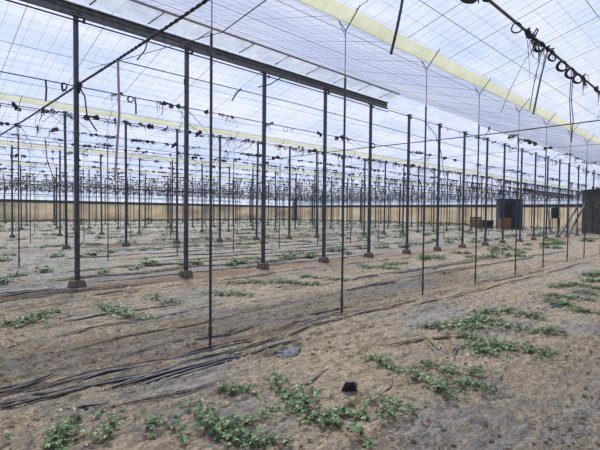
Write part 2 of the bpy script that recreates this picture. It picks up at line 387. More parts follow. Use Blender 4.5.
# ------------------------------------------------------------------ valleys: gutter films
for k, y in enumerate([v for v in VALLEYS]):
    g = MB(); th = .012; up = []
    sect = [(-.165, .06), (-.10, .01), (0, -.04), (.10, .01), (.165, .06)]
    xs = list(np.linspace(AX0+.1, AX1-.1, 60))
    vs = []; ns = len(sect)
    for i, x in enumerate(xs):
        sag = .008*math.sin(x*2*math.pi/2.25)
        for (dy, dz) in sect: vs.append((x, y+dy, ZV+dz-.08+sag))
        for (dy, dz) in reversed(sect): vs.append((x, y+dy, ZV+dz-.08+sag+th))
    fs = []; q = 2*ns
    for i in range(len(xs)-1):
        for j in range(q): fs.append((i*q+j, (i+1)*q+j, (i+1)*q+(j+1) % q, i*q+(j+1) % q))
    g.add(vs, fs); o = g.build('gutter', M['gutter'])
    lab = {1: 'wide pale yellow valley gutter film overhead, nearest, crossing the top right of the picture',
           2: 'pale yellow valley gutter film seen behind the nearest footed posts, second nearest',
           3: 'thin pale yellow valley gutter film, third nearest, in the left background', 0: 'pale yellow valley gutter film behind the viewer'}.get(k, 'thin pale line of a distant valley gutter film, '+ORD[k-1]+' nearest')
    tag(o, lab, 'gutter', 'valley gutters')

# ------------------------------------------------------------------ posts
A0, DA = 2.65, 2.215
def post_proto(h, r, seed, lod=0):
    e = empty('roof_post', (0, 0, 0)); rr = random.Random(seed)
    p = MB(); p.tube([(0, 0, .05), (rr.uniform(-.01, .01), rr.uniform(-.01, .01), h)], r*1.2, square=True)
    p.build('post', M['post'], e)
    f = MB(); f.box((0, 0, .04), (.30, .28, .21), taper=.74, rz=rr.uniform(-.2, .2), bev=.02); f.build('footing', M['concrete'], e)
    c = MB(); c.box((0, 0, h-.02), (.16, .16, .03)); c.tube([(.02, 0, h-.10), (.13, 0, h-.10)], .012, 5); c.box((.13, 0, h-.10), (.04, .05, .06)); c.build('bracket', M['post'], e)
    return e
posts = [post_proto(4.98, .043, s) for s in (1, 2, 3)]
for p in posts: remember(p)
used = set()
ZT1 = {10: 4.9, 11: 4.9, 12: 4.85, 13: 4.85, 14: 4.8, 15: 4.7, 16: 4.6}
for r, y in enumerate([8.6+8.8*k for k in range(0, 6)]):
    vis = 0
    for i in range(0, 25):
        x = A0+DA*i+(.12 if r else 0)
        # skip what lies left of the frame
        d = Vector((x, y, 0)); zc = d.dot(fwd0); xc = d.dot(rgt0)
        if xc/zc < -.80: continue
        k = (i*7+r*3) % 3
        o = posts[k] if k not in used else copy_tree(posts[k]); used.add(k)
        o.location = (x, y+(.03*math.sin(i*3.7+r)), hz(x, y)); o.rotation_euler = (0, 0, 0)
        if r > 0: o.rotation_euler = (.008*math.sin(i*5.1+r), .008*math.sin(i*2.3+r*2), 0)
        if r == 0:
            if vis == 0: lab = 'thickest square dark steel post at the left, on a concrete block under the beam'
            elif vis < 5: lab = ORD[vis]+' footed post from the left in the nearest row, holding up the heavy roof beam'
            else: lab = ORD[vis-5]+' footed post of the nearest row beyond the end of the heavy roof beam'
            if vis > 15: lab = 'far footed post at the right end of the nearest row, near the dark sheet booth'
            g = 'footed posts of the nearest row'
        elif r == 1:
            lab = (ORD[vis]+' footed post from the left in the second row, seen behind the nearest row') if vis < 12 else 'distant footed post towards the right end of the second row'
            g = 'footed posts of the second row'
        else:
            lab = (ORD[vis]+' post from the left in the '+ORD[r]+' row of footed posts') if vis < 14 and r < 4 else 'thin looking distant footed post far right in the '+ORD[r]+' row'; g = 'footed posts of the '+ORD[r]+' row'
        tag(o, lab, 'post', g); vis += 1

def pole_proto(h, seed):
    e = empty('support_pole', (0, 0, 0)); rr = random.Random(seed)
    p = MB(); p.tube([(0, 0, -.03), (0, 0, .25), (rr.uniform(-.006, .006), 0, h)], .0155, 8); p.tube([(0, 0, .16), (0, 0, .26)], .022, 8); p.build('pole', M['pole'], e, smooth=False)
    w = MB(); w.tube([(0, 0, h), (0, 0, ZV-.28)], .006, 5)
    w.tube([(0, 0, ZV-.28), (-.03, .09, ZV-.13)], .006, 5); w.tube([(0, 0, ZV-.28), (.05, -.21, ZV+.02)], .008, 5); w.tube([(-.07, .08, ZV-.12), (.03, .03, ZV-.34)], .004, 4)
    w.build('hanger_wire', M['wire'], e); return e
poles = [pole_proto(3.37, s) for s in (1, 2)]
for p in poles: remember(p)
used = set()
for r, y in enumerate([4.05+8.85*k for k in range(0, 6)]):
    vis = 0
    for i in range(0, 25):
        x = (2.56+2.175*i) if r == 0 else (2.6+2.2*i)
        d = Vector((x, y, 0)); zc = d.dot(fwd0); xc = d.dot(rgt0)
        if xc/zc < -.80: continue
        k = (i+r) % 2
        o = poles[k] if k not in used else copy_tree(poles[k]); used.add(k)
        o.location = (x, y-(.05 if r == 0 else 0)+.02*math.sin(i*2.9+r), hz(x, y)-.01)
        if r == 0:
            lab = (ORD[vis]+' thin pole from the left in the nearest row, hung from the wide gutter') if vis < 9 else 'far thin pole at the right end of the nearest row, half behind footed posts'
            if vis == 0: lab = 'thin unfooted pole nearest the viewer, planted in the folded black film'
            g = 'thin poles of the nearest row'
        else:
            lab = (ORD[vis]+' thin pole from the left in the row behind the nearest footed posts') if (r == 1 and vis < 8) else 'distant thin pole in the '+ORD[r]+' row of thin poles'
            g = 'thin poles of the '+ORD[r]+' row'
        tag(o, lab, 'pole', g); vis += 1

# ------------------------------------------------------------------ heavy beam with side rail (vent) over the nearest footed row
XB0, XB1, YB = AX0+.3, 12.35, 8.6
e = empty('roof_beam', (XB0, YB, 5.0)); L = XB1-XB0
bm_ = MB()
bm_.box((L/2, 0, .085), (L, .03, .20)); bm_.box((L/2, -.035, .185), (L, .08, .02)); bm_.box((L/2, -.035, -.01), (L, .08, .02)); bm_.tube([(0, -.03, .11), (L, -.03, .11)], .012, 6)
bm_.build('channel', M['rust'], e)
m_ = MB(); m_.tube([(0, -.06, -.09), (L, -.06, -.11)], .014, 6); m_.build('under_cable', M['fold'], e)
m_ = MB(); m_.tube([(0, -.45, .44), (L+.05, -.45, .41)], .028, 8); m_.build('side_rail', M['rail'], e)
x = .6
while x < L:
    s_ = MB(); s_.tube([(x, -.06, .25), (x+.16, -.45, .42)], .014, 6); s_.build('strut', M['post'], e); x += 1.12
m_ = MB(); m_.add([(0, -.42, .40), (L, -.42, .37), (L, -.06, .25), (0, -.06, .25), (0, -.42, .41), (L, -.42, .38), (L, -.06, .26), (0, -.06, .26)],
                  [(0, 1, 2, 3), (7, 6, 5, 4), (0, 4, 5, 1), (2, 6, 7, 3), (1, 5, 6, 2), (0, 3, 7, 4)]); m_.build('vent_film', M['vent'], e)
tag(e, 'heavy grey steel channel beam with a side rail, running across the upper left on the nearest posts', 'beam')

# ------------------------------------------------------------------ wires and cables
def cable(name, pts, r, label, mat='wire', group=None, cat='wire', sag=0.0, twist=False):
    P = []
    for p, q in zip(pts, pts[1:]):
        for i in range(12):
            t = i/12; v = Vector(p).lerp(Vector(q), t); v.z -= sag*4*t*(1-t); P.append(v)
    P.append(Vector(pts[-1])); m_ = MB()
    if twist:
        Q = []
        for p, q in zip(P, P[1:]):
            for i in range(8): Q.append(p.lerp(q, i/8))
        for ph in (0, math.pi):
            m_.tube([v+Vector((.0, math.cos(i*1.3+ph), math.sin(i*1.3+ph)))*r*.7 for i, v in enumerate(Q)], r*.7, 5)
    else: m_.tube(P, r, 5)
    return tag(m_.build(name, M[mat]), label, cat, group)
CW = [1.7, 7.4, 9.6, 11.8, 14.0, 16.2, 18.4, 20.6, 22.8, 25, 27.2, 29.4, 31.6, 33.8, 36, 38.2, 40.4, 42.6, 44.8, 47, 49.2, 51.4]
ZC = 3.43
for k, y in enumerate(CW):
    lab = {0: 'crop wire strung overhead at the upper right, loaded with black hose rings', 1: 'crop wire just in front of the nearest footed posts, with scattered twine', 2: 'crop wire just behind the nearest footed posts',
           3: 'crop wire in front of the second row of thin poles', 4: 'crop wire behind the second row of thin poles'}.get(k, 'distant crop wire hung with dark twine below the far roof')
    cable('crop_wire', [(AX0+.2, y, ZC), (AX1-.2, y, ZC)], .015 if k == 0 else .009, lab, 'wire', 'crop wires')
for k, y in enumerate([17.4+8.8*j for j in range(4)]):
    cable('ridge_wire', [(AX0+.2, y-.1, 4.9), (AX1-.2, y-.1, 4.9)], .012, 'ridge wire along the tops of the '+ORD[k+1]+' row of footed posts', 'wire', 'ridge wires')
cable('ridge_wire', [(12.3, 8.5, 4.93), (30, 8.5, 4.86), (AX1-.2, 8.5, 4.7)], .014, 'ridge wire continuing from the end of the heavy beam along the post tops', 'wire', 'ridge wires')
cable('stay_cable', [(2.7, 3.4, 3.9), (2.7, 8.57, 3.80), (2.7, 16.5, 3.70)], .020, 'thick twisted black cable slanting up across the upper left past the thick post', 'black', None, 'cable', .02, True)
cable('stay_cable', [(10.5, -3, 3.46), (10.5, 4.05, 3.40), (10.5, 8.6, 3.44), (10.5, 12.9, 3.44)], .013, 'dark cross cable at the right, level below the wide yellow gutter', 'black', None, 'cable')
cable('stay_cable', [(2.72, -3, 4.35), (2.72, 4.05, 3.44)], .006, 'thin cross wire tied to the nearest thin pole', 'wire', None, 'cable')
cable('stay_cable', [(2.72, 4.05, 3.44), (2.85, 8.6, 4.1)], .005, 'thin straight wire from the nearest thin pole back to the thick post', 'wire', None, 'cable')
for k, x in enumerate([A0+DA*i for i in (1, 2, 3, 5, 7, 9, 11, 13, 15, 17, 20, 23)]):
    cable('cross_wire', [(x, -4, 3.40), (x, 4.05, 3.38), (x, 12.9, 3.41), (x, 55, 3.42)] if k > 2 else [(x, 12.9, 3.41), (x, 55, 3.42)], .006, 'thin cross wire tying the pole tops together, running from right to left across the rows', 'wire', 'cross wires')
for yy, xa, lb in ((12.9, AX0+.2, 'tops of the second row of thin poles'), (4.0, 9.0, 'tops of the far nearest-row thin poles at the right')):
    cable('crop_wire', [(xa, yy, 3.37), (AX1-.2, yy, 3.37)], .008, 'crop wire along the '+lb, 'wire', 'crop wires')
# low wire rails seen before the far wall at the left
for k, (y, z, r_) in enumerate([(40.2, 3.55, .05), (49, 3.0, .04), (24.7, 2.9, .02)]):
    cable('side_rail', [(AX0+1, y, z), (30+k*6, y, z-.1)], r_, 'dark horizontal rail crossing the left background before the sandy wall', 'post', 'rails in the left background', 'rail')

# ------------------------------------------------------------------ hose rings and twine hung on the crop wires
def ring_pts(r, n=18, tilt=0, cz=0, cx=0, wob=0):
    return [(cx+r*math.cos(2*math.pi*i/n), tilt*math.sin(2*math.pi*i/n*2+1)+wob*math.sin(i), cz+r*1.08*math.sin(2*math.pi*i/n)) for i in range(n)]
def ring_proto(seed, turns, R, rr_):
    rr = random.Random(seed); m_ = MB()
    for t in range(turns):
        m_.tube(ring_pts(R*rr.uniform(.8, 1.05), 18, rr.uniform(.005, .02), -R*.9, rr.uniform(-.015, .015), .002), rr_, 6, closed=True)
    o = m_.build('hose_ring', M['black']); return o
rings = [ring_proto(1, 1, .075, .010), ring_proto(2, 4, .085, .012), ring_proto(3, 2, .065, .012), ring_proto(4, 1, .07, .007)]
def twine_proto(seed, n, lo, hi, thick, wide=.16):
    rr = random.Random(seed); m_ = MB()
    for t in range(3):   # loops knotted around the wire
        a = rr.uniform(-wide, wide); m_.tube(ring_pts(rr.uniform(.016, .035), 8, .02, rr.uniform(-.02, .005), a), thick*1.3, 4, closed=True)
    P = [(wide*(i/4-1), rr.uniform(-.01, .01), rr.uniform(-.02, .01)) for i in range(9)]   # tape wound along the wire
    m_.tube(P, [thick*rr.uniform(.6, 2.4) for _ in P], 5)
    for t in range(n):
        a = rr.uniform(-wide, wide); L = rr.uniform(lo, hi); dx = rr.uniform(-1.1, 1.1)*L; c = rr.uniform(-.4, .4)*L; up = .3*L if rr.random() < .3 else 0
        P = [(a+dx*s_+c*math.sin(s_*3.1), rr.uniform(-.01, .01)+.3*dx*s_, up*math.sin(s_*3.1)-L*s_*(1-.3*s_)) for s_ in [i/5 for i in range(6)]]
        m_.tube(P, [thick*(1.0-.6*i/5) for i in range(6)], 4)
    return m_.build('twine_bundle', M['twine'])
twines = [twine_proto(11, 7, .15, .5, .005), twine_proto(12, 4, .05, .20, .008, .2), twine_proto(13, 3, .2, .55, .006, .08), twine_proto(14, 8, .05, .30, .005, .2), twine_proto(15, 2, .06, .14, .011, .10)]
used_r, used_t = set(), set()
def hang(kind, k, x, y, z, rz, sc, label, group):
    arr, us = (rings, used_r) if kind == 'r' else (twines, used_t)
    o = arr[k]
    if k in us: o = arr[k].copy(); COL.objects.link(o)
    us.add(k); o.location = (x, y, z); o.rotation_euler = (0, 0, rz); o.scale = (sc,)*3
    return tag(o, label, 'hose ring' if kind == 'r' else 'twine', group)
near = [('r', 0, 4.66, .75, 'single black hose ring hanging highest of the rings on the near crop wire'), ('r', 1, 5.37, .62, 'thick coil of several black hose turns bunched on the near crop wire'),
        ('r', 2, 5.84, .75, 'black hose ring just right of the thick coil on the near crop wire'), ('r', 2, 6.24, .95, 'thin black hose ring midway between the thick coil and the right picture edge'),
        ('r', 2, 6.62, 1.0, 'left one of two touching black hose rings near the right picture edge'), ('r', 2, 6.96, .95, 'right one of two touching black hose rings near the right picture edge'),
        ('r', 1, 3.62, .9, 'dark hose coil at the very top of the picture on the near crop wire'),
        ('t', 0, 5.2, 1.0, 'dark frayed twine bundle beside the thick hose coil'), ('t', 3, 5.5, 1.1, 'short loose straps right under the thick hose coil'), ('t', 4, 5.0, 1, 'small knot of dark tape above the thick hose coil'),
        ('t', 3, 7.25, 1.1, 'frayed pale ended twine bundle right of the touching hose rings'), ('t', 1, 8.0, 1.1, 'dark tape knot on the near crop wire at the right picture edge'), ('t', 0, 8.6, .9, 'twine bundle of the near crop wire just past the right picture edge'),
        ('t', 4, 3.85, 1.1, 'dark tape knot at the top picture edge on the near crop wire')]
for kd, k, x, sc, lab in near: hang(kd, k, x, 1.7, ZC, -.85+.25*math.sin(x*9) if kd == 'r' else .3*math.sin(x*9), sc, lab, None)
rr = random.Random(77)
nt_, nr_ = 0, 0; extra = []
cand = []
for k, y in list(enumerate(CW))[1:] + [(90, 8.5), (91, 17.3), (92, 12.9), (93, 4.0)]:
    x = 1.0; z0 = ZC if k < 90 else {90: 4.9, 91: 4.88, 92: 3.37, 93: 3.37}[k]
    while x < AX1-1:
        x += (rr.uniform(.10, .6) if k in (2, 3, 4) else rr.uniform(.12, .95)) if k < 90 else rr.uniform(.5, 1.9)
        if k == 1 and rr.random() < .35: continue
        if k == 90 and x < 14.5: continue
        if k == 93 and x < 9.5: continue
        d = Vector((x, y, 0)); zc = d.dot(fwd0); xc = d.dot(rgt0)
        if zc < 1 or abs(xc/zc) > .70: continue
        cand.append((zc, x, y, z0 if k != 90 else float(np.interp(x, [12.3, 30, AX1], [4.93, 4.86, 4.7])), k))
cand.sort()
def where(k, x):
    return {1: 'crop wire in front of the nearest footed posts', 2: 'crop wire just behind the nearest footed posts', 3: 'crop wire before the second row of thin poles', 4: 'crop wire behind the second row of thin poles',
            90: 'ridge wire beyond the end of the heavy beam', 91: 'ridge wire of the second row of footed posts', 92: 'tops of the second row of thin poles', 93: 'wire along the nearest thin poles at the right'}.get(k, 'crop wire in the background')
for zc, x, y, z0, k in cand:
    isr = rr.random() < .17
    if isr and nr_ < 110:
        nr_ += 1; hang('r', rr.choice([0, 1, 2, 3]), x, y, z0, rr.uniform(-1.3, .1), rr.uniform(.5, .85), 'black hose ring hung on the '+where(k, x), 'hose rings on the '+where(k, x))
    elif nt_ < 285:
        nt_ += 1; hang('t', rr.choice([0, 1, 1, 2, 3, 4, 4]), x, y, z0, rr.uniform(-3, 3), rr.uniform(.8, 1.4), 'knot of dark twine hung on the '+where(k, x), 'twine on the '+where(k, x))
    else: extra.append((x, y, z0))
tw = MB()
for (x, y, z) in extra:
    for t in range(4):
        a = x+rr.uniform(-.35, .35); L = rr.uniform(.1, .5); dx = rr.uniform(-.2, .2)
        tw.tube([(a, y, z), (a+dx*.6, y, z-L*.5), (a+dx, y, z-L)], [.02, .014, .008], 3)
    tw.tube(ring_pts(rr.uniform(.05, .09), 7, .02, z-.06, x) if False else [(x-.15, y, z-.01), (x, y, z-.05), (x+.15, y, z)], [.012, .035, .012], 4)
o = tw.build('distant_twine', M['twine']); tag(o, 'dense dark fringe of twine and hose hung on the farthest crop wires under the roof', 'twine', None, 'stuff')

# long things hanging near
cable('hanging_rope', [(2.70, 6.83, 3.80), (2.72, 6.83, 3.0), (2.65, 6.83, 1.95)], .020, 'faded pink rope hanging from the twisted cable left of the second footed post', 'rope', None, 'rope')
cable('slack_wire', [(2.70, 6.83, 3.80), (6.6, 6.83, 3.82), (11.5, 6.83, 3.75), (25, 6.83, 3.7)], .008, 'thin slack wire running right from the top of the pink rope', 'wire')
cable('hanging_strap', [(5.07, 3.3, 4.40), (5.02, 3.3, 4.2), (4.93, 3.3, 3.9), (4.81, 3.3, 3.56)], .020, 'dark frayed strap hanging through the wide yellow gutter at the top centre', 'twine', None, 'strap')
def droop(x0, y0, z0, pts, r, lab, mat='black'): cable('hanging_rope', [(x0+a, y0+b_, z0+c_) for a, b_, c_ in pts], r, lab, mat, None, 'rope')
droop(5.65, 1.7, ZC, [(0, 0, 0), (-.21, 0, -.35), (-.33, 0, -.60), (-.43, .0, -.82)], .011, 'thick black rope trailing down from the thick hose coil at the upper right')
droop(5.35, 1.7, ZC, [(0, 0, 0), (-.42, 0, -.30), (-.8, 0, -.68), (-1.02, 0, -.95)], .004, 'thin slack string leaning left from the near crop wire', 'wire')
droop(5.5, 1.7, ZC, [(0, 0, 0), (-.25, 0, -.4), (-.4, 0, -.8)], .005, 'second thin string beside the thick black rope', 'wire')
for q in (0, 1): droop(6.62+.08*q, 1.7, ZC, [(0, 0, 0), (.03, .02, -.4), (.02+.05*q, .0, -.65), (.10-.1*q, 0, -.95)], .006, ('longer' if q else 'shorter')+' of two thin strands hanging straight below the touching hose rings', 'wire')
droop(5.15, 1.7, ZC+.02, [(0, 0, 0), (.10, .0, .10), (.22, .02, .12), (.25, .1, .02)], .008, 'curled hose end sticking up beside the top hose ring')
droop(3.2, 12.9, 3.37, [(0, 0, 0), (.05, 0, -.6), (.3, 0, -1.3)], .012, 'black hose end drooping from the wire in the left background')
droop(14.6, 8.5, 4.92, [(0, 0, 0), (.3, -.3, -.5), (.4, -.5, -1.2), (.8, -.4, -2.0)], .012, 'black rope arching down between footed posts at the right')
STRAPS = [([(1.85, 7.4, 3.44), (1.86, 7.4, 3.3), (1.85, 7.4, 3.12)], 'short black strap hanging from a crop wire left of the thick post'),
          ([(3.98, 8.53, 4.98), (3.90, 8.5, 4.70), (3.73, 8.5, 4.46)], 'dark curved strap hanging from the heavy beam beside the twisted cable'),
          ([(4.84, 8.52, 4.4), (4.74, 8.46, 4.28), (4.80, 8.5, 4.02)], 'small dark strap tied to the second footed post under the beam'),
          ([(5.03, 6.83, 3.83), (4.94, 6.83, 3.76), (4.82, 6.83, 3.58)], 'short frayed strap on the slack wire between the second post and nearest pole'),
          ([(3.21, 7.4, 3.44), (3.23, 7.4, 3.3), (3.23, 7.4, 3.15)], 'short strap on the crop wire below the pink rope top'),
          ([(7.6, 8.53, 5.0), (7.15, 8.5, 4.70), (6.77, 8.5, 4.55)], 'dark strap below the beam by the third footed post'),
          ([(2.66, 8.52, 3.75), (2.74, 8.45, 3.55), (2.78, 8.45, 3.2), (2.95, 8.45, 2.95)], 'tangled dark strap tied round the thick post under the twisted cable')]
for P_, lab in STRAPS: cable('hanging_strap', P_, .014, lab, 'twine', None, 'strap')

# ------------------------------------------------------------------ black folds of film lying on the ground
def strip(name, pts, w, h, mat, label, seed=0, cat='plastic strip', group=None):
    P = []; rr = random.Random(seed)
    for p, q in zip(pts, pts[1:]):
        n = max(4, int(math.hypot(q[0]-p[0], q[1]-p[1])/.09))
        for i in range(n): t = i/n; P.append((p[0]+(q[0]-p[0])*t, p[1]+(q[1]-p[1])*t))
    P.append(pts[-1]); n = len(P); m_ = MB(); ns = 2 if w < .03 else (3 if w < .045 else 4)
    for q in range(ns):
        a0 = int(n*rr.uniform(0, .22)) if q else 0; a1 = n-int(n*rr.uniform(0, .22)) if q else n
        Q = []; R = []
        for i in range(a0, a1):
            x, y = P[i]; tx, ty = P[min(i+1, n-1)][0]-P[max(i-1, 0)][0], P[min(i+1, n-1)][1]-P[max(i-1, 0)][1]; l = math.hypot(tx, ty) or 1
            off = w*3.2*float(fbm(i*.09+seed*5, seed*1.7+q*6.3, 3))+w*(q-(ns-1)/2)*.9
            px, py = x-ty/l*off, y+tx/l*off; e_ = min(1, (i-a0)/4, (a1-1-i)/4)
            r_ = max(.002, h*.34*(.25+.75*e_)*(.55+.9*(float(vn(i*.33+seed*4, 7.7+q*3+seed))+.5)))
            Q.append((px, py, hz(px, py)+.030+r_*.4)); R.append(r_)
        if len(Q) > 2: m_.tube(Q, R, 6)
    return tag(m_.build(name, M[mat], smooth=True), label, cat, group)
strip('plastic_fold', [(.55, 4.0), (1.06, 3.87), (1.46, 3.95), (1.85, 3.86), (2.5, 3.93), (3.35, 3.94)], .035, .045, 'fold', 'long black rolled edge of film from the left picture edge to the nearest thin pole', 1)
strip('plastic_fold', [(.55, 4.12), (.85, 4.14), (1.12, 4.28)], .03, .04, 'fold', 'black film fold curving up just above the straw patch', 2)
strip('plastic_fold', [(.5, 3.90), (1.0, 3.80), (1.5, 3.86), (1.8, 3.78)], .03, .04, 'foldgrey', 'dark grey film fold running alongside the long black rolled edge', 3)
strip('plastic_fold', [(1.4, 3.50), (1.67, 3.55), (2.08, 3.59), (2.48, 3.60), (2.8, 3.55)], .045, .05, 'fold', 'black wavy film fold in front of the nearest thin pole', 4)
strip('plastic_fold', [(1.15, 3.62), (1.4, 3.64), (1.9, 3.70), (2.3, 3.74)], .022, .03, 'foldgrey', 'thin dark crease between the two black film folds', 5)
strip('plastic_fold', [(3.3, 3.9), (4.0, 4.0), (4.72, 4.02), (5.4, 3.97)], .05, .035, 'foldgrey', 'dark grey film fold running past the second thin pole', 6)
strip('plastic_fold', [(5.4, 3.98), (6.7, 3.95), (9, 3.92), (13, 3.85)], .045, .03, 'foldgrey', 'dark film seam along the feet of the nearest thin poles towards the right', 7)
strip('plastic_fold', [(6, 3.7), (9, 3.6), (13, 3.55), (18, 3.6)], .03, .03, 'foldgrey', 'second thin film seam just in front of the nearest thin poles', 8)
strip('plastic_fold', [(1.3, 8.5), (1.7, 8.6), (2.3, 8.85)], .10, .05, 'fold', 'crumpled black film lump on the ground left of the thickest post', 9)
strip('plastic_fold', [(1.0, 8.1), (1.5, 8.2), (2.3, 8.35), (3.0, 8.25), (4.2, 8.3)], .05, .035, 'foldgrey', 'dark film seam in front of the thickest post', 10)
strip('plastic_fold', [(2.9, 7.8), (4.5, 7.95), (6.5, 7.9), (9, 8.0), (13, 7.9)], .04, .03, 'foldgrey', 'dark film seam running in front of the nearest footed posts', 11)
strip('plastic_fold', [(2.0, 12.6), (3.8, 12.5), (6.2, 12.8), (12, 12.8), (22, 12.8)], .05, .04, 'fold', 'long straight black film edge crossing the left middle ground behind the nearest footed posts', 12)
strip('plastic_fold', [(1.4, 5.6), (2.1, 5.75), (3.0, 5.7), (4.0, 5.9)], .03, .03, 'foldgrey', 'dark film crease in the middle of the second sheet of film', 13)
strip('plastic_fold', [(1.6, 6.2), (2.0, 6.35), (2.5, 6.45), (3.4, 6.3)], .035, .03, 'fold', 'black crease below the vines in front of the thickest post', 14)
strip('plastic_fold', [(1.1, 3.3), (1.5, 3.25), (1.9, 3.15), (2.2, 3.2)], .02, .02, 'foldgrey', 'faint dark crease above the vines at the bottom left', 15)
strip('plastic_fold', [(.7, 3.5), (1.1, 3.42), (1.25, 3.36)], .022, .02, 'fold', 'short black fold beside two small holes at the lower left', 16)
strip('plastic_fold', [(2.35, 2.55), (2.7, 2.6), (3.1, 2.75)], .02, .025, 'foldgrey', 'dark film crease left of the torn black planting hole', 17)
strip('plastic_fold', [(2.9, 2.05), (3.1, 2.1), (3.35, 2.25)], .02, .03, 'foldgrey', 'wrinkled film crease just right of the torn black planting hole', 18)
strip('plastic_fold', [(4.2, 2.2), (4.4, 2.4), (4.7, 2.7)], .03, .03, 'foldgrey', 'wrinkled grey film crease under the right hand vine cluster', 19)
for q, (pts, w_, mt_, lab) in enumerate([
    ([(.5, 4.02), (1.0, 3.98), (1.5, 4.0), (2.2, 3.86), (3.0, 3.9), (4.4, 3.95)], .05, 'foldgrey', 'loose bundle of dark film edges running past the nearest thin pole'),
    ([(.5, 3.84), (1.2, 3.80), (1.8, 3.70), (2.6, 3.74), (3.4, 3.80)], .03, 'fold', 'wavy thin black film edge just below the long black rolled edge'),
    ([(1.6, 4.3), (2.2, 4.4), (3.0, 4.3), (4.0, 4.35), (5.5, 4.3)], .03, 'foldgrey', 'faint dark film edge just behind the nearest thin pole'),
    ([(1.3, 4.9), (2.0, 5.0), (2.8, 4.95), (3.6, 5.05)], .025, 'foldgrey', 'faint crease in the film above the pale blue scrap'),
    ([(2.6, 3.55), (3.0, 3.62), (3.5, 3.55), (3.9, 3.65)], .03, 'fold', 'black wrinkle of film around the crumpled grey lump'),
    ([(3.9, 3.95), (4.5, 3.88), (5.2, 3.93), (6.0, 3.86)], .05, 'foldgrey', 'rumpled dark film around the second thin pole foot'),
    ([(1.0, 7.6), (1.7, 7.75), (2.6, 7.7), (3.6, 7.9)], .03, 'fold', 'black crease of film just below the crumpled black lump'),
    ([(4.0, 2.75), (4.5, 2.6), (4.9, 2.35), (5.1, 2.2)], .03, 'foldgrey', 'bunched grey film wrinkles under the near edge of the right vines'),
    ([(4.1, 2.0), (4.4, 2.15), (4.8, 2.2)], .02, 'foldgrey', 'short grey film wrinkle between the long runner and the wide right vines')]):
    strip('plastic_fold', pts, w_, .03, mt_, lab, 60+q)
k = 20
for (y, x0, x1) in [(9.15, 3, 14), (16.9, 5, 24), (17.9, 5, 26), (21.6, 7, 34), (25.9, 8, 40), (30.5, 9, 45), (35, 10, 50), (10.1, 2.5, 12), (11.2, 3, 15), (11.9, 6, 20), (14.2, 4, 20), (15.1, 7, 24), (16.2, 5, 16), (19, 6, 28), (20.4, 8, 30), (23.4, 8, 36), (28, 10, 40), (33, 10, 44), (39.3, 12, 50), (44, 14, 52), (6.0, 7, 16), (5.3, 6, 20)]:
    pts = [(x0+(x1-x0)*i/5, y+.12*math.sin(i*2.3+y)) for i in range(6)]
    strip('plastic_fold', pts, .06, .045, 'foldgrey', 'long dark film edge '+('between the nearest poles and footed posts' if y < 8 else 'just behind the nearest footed row' if y < 10 else 'near the second row of thin poles' if y < 14.5 else 'beside the second footed row' if y < 20.5 else 'beside the third or fourth footed row' if y < 36 else 'far off towards the left wall'), k, group='distant film edges'); k += 1
def blob(name, loc, sx_, sy_, sz_, mat, label, cat, seed):
    rr = random.Random(seed); m_ = MB(); vs = []; fs = []; n1, n2 = 14, 7
    for j in range(n2+1):
        for i in range(n1):
            th = 2*math.pi*i/n1; ph = math.pi/2*j/n2; k_ = 1+.55*float(fbm(math.cos(th)*1.7+seed*3, math.sin(th)*1.7+ph*2, 3))
            vs.append((sx_*math.cos(th)*math.cos(ph)*k_, sy_*math.sin(th)*math.cos(ph)*k_, sz_*math.sin(ph)*k_-.01))
    for j in range(n2):
        for i in range(n1): fs.append((j*n1+i, j*n1+(i+1) % n1, (j+1)*n1+(i+1) % n1, (j+1)*n1+i))
    fs.append(tuple(range(n1-1, -1, -1)))
    m_.add(vs, fs); o = m_.build(name, M[mat], loc=(loc[0], loc[1], hz(*loc)+.02)); return tag(o, label, cat)
blob('torn_planting_hole', (2.64, 2.14), .17, .075, .018, 'litter', 'dark torn planting hole in the film at the bottom centre', 'torn hole', 3).rotation_euler = (0, 0, .5)
m_ = MB(); m_.add([(-.03, .02, -.02), (.17, .05, -.02), (.15, .09, .06), (.06, .03, .14), (-.01, .05, .10), (-.03, .005, -.02), (.17, .035, -.02), (.15, .075, .06), (.06, .015, .14), (-.01, .035, .10)],
                  [(0, 1, 2, 3, 4), (9, 8, 7, 6, 5), (0, 5, 6, 1), (1, 6, 7, 2), (2, 7, 8, 3), (3, 8, 9, 4), (4, 9, 5, 0)])
o = m_.build('plastic_flap', M['fold'], loc=(2.74, 2.28, hz(2.74, 2.28)+.03)); o.rotation_euler = (.5, .2, -.6); o.scale = (.72, .72, .75); tag(o, 'black plastic flap standing up behind the torn planting hole', 'plastic flap')
blob('crumpled_sack', (3.1, 3.4), .20, .16, .05, 'stone', 'grey crumpled plastic lump right of the nearest thin pole foot', 'plastic lump', 5)
blob('straw_patch', (1.12, 4.13), .085, .06, .012, 'straw', 'ochre patch of dry straw on the film at the left', 'straw', 6)
blob('straw_patch', (3.5, 3.68), .07, .05, .012, 'straw', 'small ochre patch of dry straw right of the crumpled grey plastic lump', 'straw', 7)
blob('plastic_scrap', (2.37, 4.28), .05, .03, .02, 'paper', 'small pale blue scrap of plastic left of the nearest thin pole', 'scrap', 8)
for i, (x, y, lab) in enumerate([(1.10, 3.40, 'left of two tiny black holes at the lower left'), (1.17, 3.26, 'right of two tiny black holes at the lower left'), (1.55, 4.72, 'tiny dark hole above the straw patch')]):
    blob('film_hole', (x, y), .028, .02, .022, 'fold', lab+' in the film', 'film hole', 20+i)
blob('film_tear', (7.84, 2.15), .20, .10, .05, 'fold', 'dark gaping tear in the film beside the far right vines', 'film tear', 30)
blob('film_tear', (5.25, 3.9), .16, .05, .03, 'fold', 'small dark tear in the film beside the second thin pole foot', 'film tear', 31)
